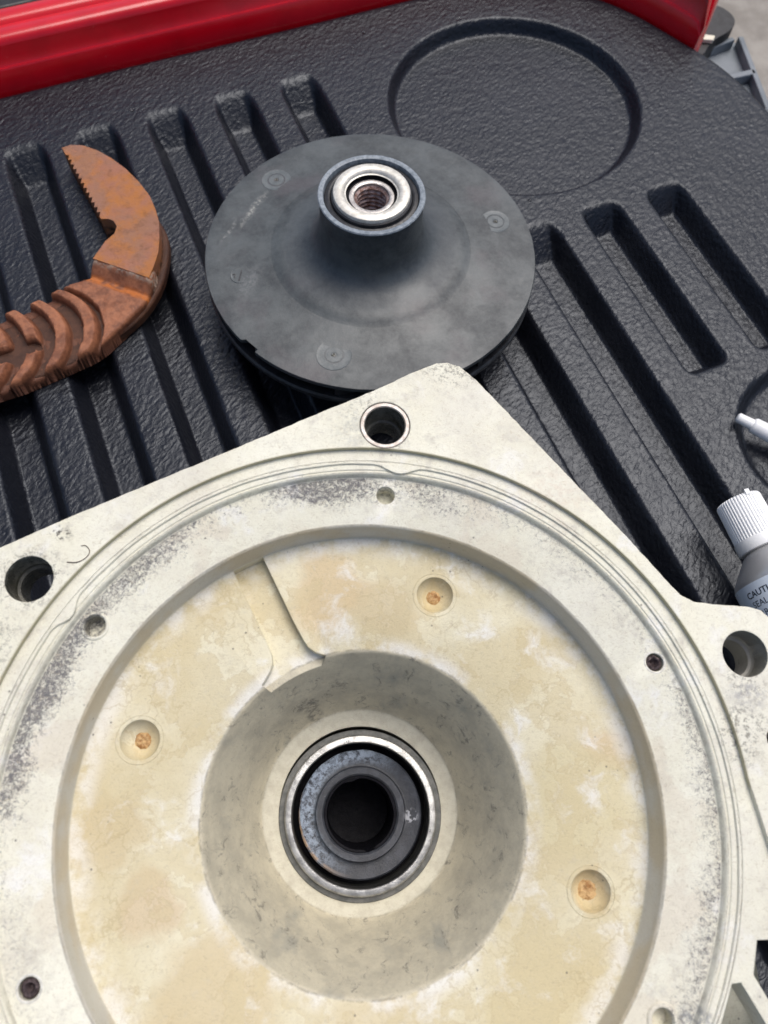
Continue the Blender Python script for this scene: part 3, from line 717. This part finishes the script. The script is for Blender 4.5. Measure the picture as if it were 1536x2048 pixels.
# fibre lying on the plate + one on its right corner: things of their own
def plate_pt(x, y, z): return MW @ Vector((x*MM, y*MM, z*MM))/MM
fib = [(-72.3, 59.6), (-69.7, 59.4), (-67.5, 60.9), (-67.0, 62.5), (-68.2, 63.9), (-69.3, 63.7)]
pts = chaikin(fib, 2, closed=False); pts = [tuple(plate_pt(x, y, 12.12)) for x, y in pts]
thing(tube_path('curled_fibre', pts, [0.10 if i > 6 else 0.13 for i in range(len(pts))], HAIR, seg=6), 'thin curled brown fibre lying beside the left bolt hole of the plate', 'fibre')

# ---------------------------------------------------------------- impeller
IM = empty('pump_impeller', 'dark grey round pump impeller with raised hub and threaded centre, lying on the liner', 'impeller', loc=(90.5, 218.5, 0))
def shroud_r(k, r, z, a):
    d_ = math.degrees(a) % 360
    if k in SHR:
        t = (d_-203.5)
        if abs(t) < 3.4:
            prof_ = 1 if t > -1.2 else max(0, 1+(t+1.2)/2.2)
            nn = 0.4*noise.noise(Vector((d_*2, 0, 0)))
            r -= (2.9+nn)*prof_*(1 if t < 3.0 else 0.2)
        r += 0.10*noise.noise(Vector((math.cos(a)*14, math.sin(a)*14, 0)))
    return r, z
sp = [(19.9, 20), (61.5, 22.3), (66.9, 22.3), (68.0, 22.9), (68.2, 24.2), (67.9, 24.85), (66.4, 25.05), (62, 25.2), (52, 25.8), (45, 26.6), (41, 27.3), (43.5, 26.75), (42, 26.95), (40.5, 27.35), (39, 27.95), (37.4, 28.6), (35.5, 29.05), (32.5, 29.45), (29, 30.1), (25.5, 31.4), (23.3, 33.2), (21.8, 35.6), (20.8, 39),
      (20.2, 43), (20.0, 50), (20.0, 54.0), (19.9, 54.05)]
SHR = (2, 3, 4, 5)
lathe('shroud', sp[:-1]+[(19.0, 54.05), (19.0, 20)], IMP, IM, seg=360, closed=True, smooth=35, rfun=shroud_r)
def rimr(k, r, z, a): return r+0.06*noise.noise(Vector((math.cos(a)*20, math.sin(a)*20, k))), z+0.05*noise.noise(Vector((math.cos(a)*16, math.sin(a)*16, 3)))
lathe('hub_rim', [(20.1, 54.15), (20.5, 54.3), (20.6, 54.8), (20.3, 55.2), (19.1, 55.25), (18.5, 55.0), (18.2, 53.8), (18.2, 50), (18.9, 50), (18.9, 54.15)], RIMGREY, IM, seg=160, closed=True, rfun=rimr)
lathe('rubber_boot', [(18.19, 52.9), (17.8, 53.5), (16.6, 53.9), (15.9, 53.6), (15.7, 53.0), (15.4, 54.6), (14.9, 54.9), (14.4, 54.6), (14.4, 50), (18.19, 50)], RUBBER, IM, seg=128, closed=True)
lathe('polished_ring', [(14.7, 52), (14.8, 55.6), (14.5, 56.2), (13.6, 56.6), (12.0, 56.7), (11.0, 56.4), (10.5, 55.8), (10.3, 55.3), (9.8, 55.1), (9.7, 52)], CERAM, IM, seg=128, closed=True)
lathe('hub_bore', [(9.75, 55), (9.6, 53.4), (8.95, 53.2), (8.9, 30), (9.7, 30), (9.9, 55)], BLACK, IM, seg=96, closed=True)
lathe('core', [(8.85, 53.2), (8.6, 53.8), (7.6, 54.0), (6.9, 53.7), (6.7, 53.1), (6.7, 28), (8.85, 28)], CORE, IM, seg=96, closed=True)
tp = [(6.75, 53.3)]
for i in range(9):
    z = 52.8-i*2.0; tp += [(6.85, z), (5.75, z-0.8), (5.75, z-1.1), (6.85, z-1.9)]
tp += [(6.0, 29), (0.01, 28.5)]
lathe('thread', tp, THREAD, IM, seg=72, smooth=20)
lathe('lower_shroud', [(35, 6), (48, 12), (61, 15.2), (65.5, 16.6), (67.6, 17.0), (68.3, 16.2), (68.2, 14.2), (67, 13.0), (62, 11.5), (50, 7.5), (38, 1.0), (36, -0.2), (33.5, -0.2), (32.8, 2), (34, 6)], RUBBER, IM, seg=240, closed=True, smooth=35)
bm = bmesh.new()
for b in range(7):
    a0 = b*2*math.pi/7; prev = None
    for i in range(15):
        r = 24+i*3.05; a = a0-(i/14)*1.25; th = 1.1
        x, y = r*math.cos(a), r*math.sin(a); tx, ty = -math.sin(a), math.cos(a)
        zt = 22.5; zb = 8+min(1, (r-24)/40)*7
        cur = [bm.verts.new((x+tx*th, y+ty*th, zb)), bm.verts.new((x+tx*th, y+ty*th, zt)), bm.verts.new((x-tx*th, y-ty*th, zt)), bm.verts.new((x-tx*th, y-ty*th, zb))]
        if prev:
            for q in range(4): bm.faces.new((prev[q], prev[(q+1) % 4], cur[(q+1) % 4], cur[q]))
        else: bm.faces.new(cur)
        prev = cur
    bm.faces.new(list(reversed(prev)))
    if True:
        from_bm('vane', bm, RUBBER, IM, 40); bm = bmesh.new()
bm.free()
def zsurf(r): return float(np.interp(r, [37.4, 41, 45, 52, 62, 66.4], [28.6, 27.3, 26.6, 25.8, 25.2, 25.05]))
IMPL = mat_simple('rubbed_weld_mark', (0.085, 0.10, 0.105), (0.125, 0.14, 0.145), 0.4, 0.0, 0.3, bmp=0.08)
for (x, y, R_, ri) in ((-23.5, 50.8, 6.2, 3.6), (54.8, -4.6, 6.0, 3.6), (-32.9, -43.7, 6.8, 3.6)):
    zs = zsurf(math.hypot(x, y))
    tilt = 0.085
    o = lathe('weld_mark', [(R_+0.25, -0.25), (R_, 0.10), (R_-0.35, 0.04), (ri+0.35, 0.05), (ri+0.1, -0.25), (ri-0.1, -0.25), (ri-0.35, 0.06), (1.3, 0.1), (0.9, -0.2), (0.01, -0.25)], IMPL, IM, seg=64)
    o.location = Vector((x, y, zs))*MM
    n_ = Vector((x, y, 0)).normalized()*tilt*0.6+Vector((0, 0, 1)); o.rotation_euler = n_.to_track_quat('Z', 'Y').to_euler()
    c_ = crust('pip', 0, 0, 1.15, 0.15, SLEEVE_DK); c_.parent = o
# small moulded date stamp: circle with a percent-like figure
st = lathe('moulded_stamp', [(4.3, -0.12), (4.15, 0.08), (3.95, -0.12), (3.8, -0.2), (0.01, -0.2)], IMPL, IM, seg=48); st.location = Vector((-54, 6.5, zsurf(54.4)))*MM
v, f = text_mesh('7', 3.0, 0.06)
mk = mesh('stamp_figure', [(x-3.2, y-0.6, z+0.0) for x, y, z in v], f, RUBBER, st)
v, f = text_mesh('0', 2.6, 0.06)
mesh('stamp_figure', [(x+0.7, y-2.0, z) for x, y, z in v], f, RUBBER, st)
mesh('stamp_figure', [(-1.9, -2.4, 0.05), (-1.3, -2.7, 0.05), (1.9, 2.6, 0.05), (1.3, 2.9, 0.05), (-1.9, -2.4, -.2), (-1.3, -2.7, -.2), (1.9, 2.6, -.2), (1.3, 2.9, -.2)], [(0, 1, 2, 3), (4, 7, 6, 5), (0, 4, 5, 1), (1, 5, 6, 2), (2, 6, 7, 3), (3, 7, 4, 0)], RUBBER, st)

# ---------------------------------------------------------------- rusty pipe wrench jaw
JW = empty('pipe_wrench_jaw', 'rusty hook jaw of a pipe wrench with toothed edge and threaded shank', 'wrench jaw')
def jaw():
    head = [(-14.9, 336.6), (-10.8, 337.1), (-5.8, 335.0), (-0.3, 329.6), (4.6, 322.3), (9.1, 313.2), (12.5, 303.2), (14.6, 293.8), (14.9, 285.3), (14.3, 277.3), (12.0, 268.3), (9.3, 260.6), (5.6, 254.2), (2.0, 248.6)]
    inner = [(-17.4, 267.4), (-10.0, 275.0), (-5.4, 277.7), (-3.4, 281.4), (-3.9, 284.8), (-5.7, 286.8), (-8.7, 287.9), (-8.9, 289.2)]
    teeth = []
    a, b = Vector((-8.9, 289.2)), Vector((-14.1, 331.3)); n = 13; d_ = (b-a); nn_ = Vector((d_.y, -d_.x)).normalized()
    for i in range(n):
        t0 = i/n; t1 = (i+0.85)/n
        teeth.append(tuple(a+d_*t0-nn_*0.25)); teeth.append(tuple(a+d_*t1+nn_*1.25))
    teeth.append(tuple(b))
    prism('jaw_head', list(reversed(head))+[] if False else head[::-1]+[head[0]][:0]+teeth[::-1]+inner[::-1], 0.6, 13, RUST, JW, bev=0.7, segs=3)
    # worn step between head and shank is part of the shank relief below
    # outer lower flank that bulges past the top face
    flank = [(14.2, 290), (16.2, 280), (15.6, 271), (12.3, 261.8), (6.6, 250.0), (-3.0, 239.0), (-14.0, 232.0), (-32, 225.2), (-46, 222.2), (-62, 221.4), (-110, 222), (-110, 250), (-60, 250), (-24, 258), (-14, 262), (6, 282), (11.0, 300)]
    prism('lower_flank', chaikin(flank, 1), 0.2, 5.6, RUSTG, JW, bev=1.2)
    P = chaikin([(-1.0, 243.0), (4.5, 250.5), (6, 256), (-13, 271), (-19.5, 266.2), (-21.6, 263.6), (-23.5, 262.0), (-31.3, 262.0), (-41.5, 258.0), (-54.0, 256.3), (-62, 255.2), (-110, 254), (-110, 221), (-64.6, 219.2), (-53.8, 220.6), (-41.1, 222.4), (-27.5, 224.6), (-18.2, 230.4), (-4.9, 238.6)][::-1], 2)
    st_ = 0.45
    X, Y = np.meshgrid(np.arange(-108, 7, st_), np.arange(216, 273, st_))
    D = -seg_dist(X, Y, P+[P[0]])                      # >0 inside
    if D[X.shape[0]//2, X.shape[1]//2] < 0: D = -D
    nz = np.vectorize(lambda a_, b_: noise.noise(Vector((a_*0.16, b_*0.16, 3)))+0.5*noise.noise(Vector((a_*0.5, b_*0.5, 7)))+0.25*noise.noise(Vector((a_*1.3, b_*1.3, 2))))(X, Y)
    Yw = Y+0.0*X; ph = (X-np.sqrt(np.clip(24.0**2-(Y-240)**2, 1, None)))+0.35*nz     # arcs across the shank
    base = 7.0
    t = ((ph+52.0+2.6) % 11.8)/11.8                         # ridge starts at t=0
    tr = smooth01(t/0.12)*(1-smooth01((t-0.44)/0.20))
    rid = base-1.6+4.6*tr
    # facet between the first groove and the step
    fac = smooth01((ph+46.4)/1.2)
    zz = rid*(1-fac)+9.0*fac
    # distance from the step line (2.0,248.6)-(-17.4,267.4), positive towards the shank
    sx_, sy_ = -0.696, -0.718
    sd = (X-2.0)*sx_+(Y-248.6)*sy_
    step_ = np.interp(sd, [-6, -0.2, 0.6, 5.2, 6.6, 9.0], [12.6, 12.6, 12.2, 7.2, 7.6, 9.0])
    zz = np.where(sd < 9.0, np.minimum(step_, 12.6), zz)
    # slot
    def cap_d(ax_, ay_, bx_, by_, r_):
        dx_, dy_ = bx_-ax_, by_-ay_; tt_ = np.clip(((X-ax_)*dx_+(Y-ay_)*dy_)/(dx_*dx_+dy_*dy_), 0, 1)
        return np.hypot(X-ax_-tt_*dx_, Y-ay_-tt_*dy_)-r_
    sl_ = cap_d(-51.8, 235.6, -104, 231.5, 3.7)
    zz = np.where(sl_ < 0, np.maximum(0.8, zz+sl_*9), zz)
    zz = zz-0.9*smooth01(1-sl_/1.5)*(sl_ > 0)
    zz = zz+nz*0.55
    e_ = np.clip(1-np.where(D < 0.42, 0, D)/2.4, 0, 1); zz = zz-2.0*(1-np.sqrt(1-e_*e_*0.98))
    zz = np.where(D < 0, 0.4, zz)
    gy_, gx_ = np.gradient(D, st_); nr = (D < 0) & (D > -0.8); ni = (D >= 0) & (D < 0.42)
    X2 = np.where(nr, X-gx_*(D+0.12), np.where(ni, X-gx_*(D-0.02), X)); Y2 = np.where(nr, Y-gy_*(D+0.12), np.where(ni, Y-gy_*(D-0.02), Y))
    ny_, nx_ = X.shape; ix = np.arange(nx_*ny_).reshape(ny_, nx_)
    F = np.stack([ix[:-1, :-1], ix[:-1, 1:], ix[1:, 1:], ix[1:, :-1]], -1).reshape(-1, 4); F = F[(D.ravel()[F] > -0.8).all(1)]
    used, inv = np.unique(F, return_inverse=True); V = np.stack([X2.ravel(), Y2.ravel(), zz.ravel()], 1)[used]
    mesh('threaded_shank', V, inv.reshape(-1, 4), RUST3, JW, smooth=180)
jaw()

# ---------------------------------------------------------------- sealant tube
ax = Vector((-0.09, -1, 0)).normalized(); TW = Matrix.Translation(Vector((175.3, 66.0, 16.2))*MM) @ (Matrix(((ax.x, 0, 0, 0), (ax.y, 0, 0, 0), (0, 0, 0, 0), (0, 0, 0, 1))) if False else
     Matrix(((-ax.y, 0, ax.x, 0), (ax.x, 0, ax.y, 0), (0, 1, 0, 0), (0, 0, 0, 1))))
# local frame: z along the axis (cap -> body), y up, x to the right
TB = empty('sealant_tube', 'metal sealant tube with pale blue caution label and ribbed white cap, at right edge', 'sealant tube', mw=TW)
def capr():
    V = []; F = []; n = 46; per = 4; zs = [(0.0, 0.93), (0.5, 0.99), (1.0, 1.0), (15.0, 1.03), (15.8, 1.045)]
    Rr = 8.1
    for (z, s_) in zs:
        for i in range(n*per):
            a = 2*math.pi*i/(n*per); ph = i % per
            rr = Rr*s_-(0.0 if ph in (0, 1) else 0.42)*(1 if z < 15.5 else 0)
            V.append((rr*math.cos(a), rr*math.sin(a), z))
    m = n*per
    for i in range(len(zs)-1):
        for k in range(m):
            l = (k+1) % m; F.append((i*m+k, i*m+l, (i+1)*m+l, (i+1)*m+k))
    F.append(tuple(range(m))); F.append(tuple(reversed([(len(zs)-1)*m+k for k in range(m)])))
    bm = bmesh.new(); vs = [bm.verts.new(v_) for v_ in V]
    for f_ in F: bm.faces.new([vs[i] for i in f_])
    c_ = from_bm('screw_cap', bm, CAPW, TB, 30)
    lathe('cap_skirt', [(8.2, 15.7), (8.65, 15.8), (8.75, 16.4), (8.75, 19.6), (8.5, 20.0), (6.0, 20.0)], CAPW, c_, seg=96)
    prism('mould_tab', [(-0.9, 7.5), (0.9, 7.5), (0.9, 8.4), (-0.9, 8.4)], -0.9, 1.2, CAPW, c_, bev=0.15)
capr()
lathe('shoulder', [(6.2, 19.5), (6.6, 20.5), (7.6, 21.0), (9.5, 23.0), (13.0, 27.0), (15.2, 29.6), (15.75, 31.2), (15.8, 33.0)], ALU, TB, seg=96, smooth=60)
def bodyflat():
    V = []; F = []; seg = 96; zs = [31.6, 31.8, 60, 90, 120, 150, 165]
    for z in zs:
        t = max(0, (z-60)/105); rx = 15.95*(1+0.45*t); ry = 15.95*(1-0.93*t)
        for k in range(seg):
            a = 2*math.pi*k/seg; V.append((rx*math.cos(a), ry*math.sin(a)-(15.9-ry)*0.9*(1 if t > 0 else 0), z))
    for i in range(len(zs)-1):
        for k in range(seg):
            l = (k+1) % seg; F.append((i*seg+k, i*seg+l, (i+1)*seg+l, (i+1)*seg+k))
    F.append(tuple((len(zs)-1)*seg+k for k in range(seg)))
    mesh('labelled_body', V, F, LABEL, TB, smooth=60)
bodyflat()
def tube_text(txt, size, z, a0, bold=0.0):
    v, f = text_mesh(txt, size, 0.0, bold); R_ = 16.0; o = []
    for x, y, zz in v:
        a = a0-x/R_; o.append((R_*math.cos(a), R_*math.sin(a), z-y))
    mesh('label_text', o, f, INK, TB)
A0 = math.radians(171)
for i, (t_, b_) in enumerate((('CAUTION:', 0.05), ('SEALANT', 0.0), ('IRRITANT', 0.0), ('VAPOR', 0.0), ('TO EYES', 0.0))):
    tube_text(t_, 3.1, 36.4+i*3.5, A0-i*0.035, b_)
# ---------------------------------------------------------------- white nozzle in the small round recess
NZ = empty('white_nozzle', 'slim white plastic nozzle lying in the small round recess at right', 'nozzle')
nz0 = Vector((204.6, 101.6, 3.6)); nzd = Vector((0.62, -0.78, -0.09)).normalized()
tube_path('tip', [nz0, nz0+nzd*0.5, nz0+nzd*6.6], [1.5, 2.0, 2.25], CAPW, NZ, seg=40)
tube_path('cone', [nz0+nzd*6.5, nz0+nzd*6.9, nz0+nzd*7.4, nz0+nzd*24], [2.25, 2.9, 3.2, 3.9], CAPW, NZ, seg=40)
tube_path('base_nut', [nz0+nzd*23.9, nz0+nzd*24.2, nz0+nzd*33, nz0+nzd*33.4], [5.0, 5.4, 5.4, 5.0], CAPW, NZ, seg=12)

# ---------------------------------------------------------------- scattered water drops
def drops():
    V = []; F = []
    spots = [(22.5, 366, 0.1, 1.2), (33, 343, 0.1, .6), (152, 381, .1, .9), (205, 373, .2, .8), (142, 372, .1, .5), (181, 241.5, 0.05, 1.1), (8, 252, -9.3, .0), (100, 300, .1, .6), (60, 372, .1, .5), (230, 371, .1, .6)]
    for x, y, z, r in spots:
        if r <= 0: continue
        b = len(V); rings = 5; seg = 14
        for i in range(rings):
            ph = math.pi/2*i/(rings-1); rr = r*math.cos(ph)
            for k in range(seg):
                a = 2*math.pi*k/seg; V.append((x+rr*math.cos(a), y+rr*math.sin(a), z-0.25+r*0.8*math.sin(ph)))
        for i in range(rings-1):
            for k in range(seg):
                l = (k+1) % seg; F.append((b+i*seg+k, b+i*seg+l, b+(i+1)*seg+l, b+(i+1)*seg+k))
        F.append(tuple(b+(rings-1)*seg+k for k in range(seg)))
    o = mesh('water_drops', V, F, WATER, smooth=80); o['kind'] = 'stuff'; o['label'] = 'tiny clear water drops sprinkled on the liner'; o['category'] = 'water drops'
drops()
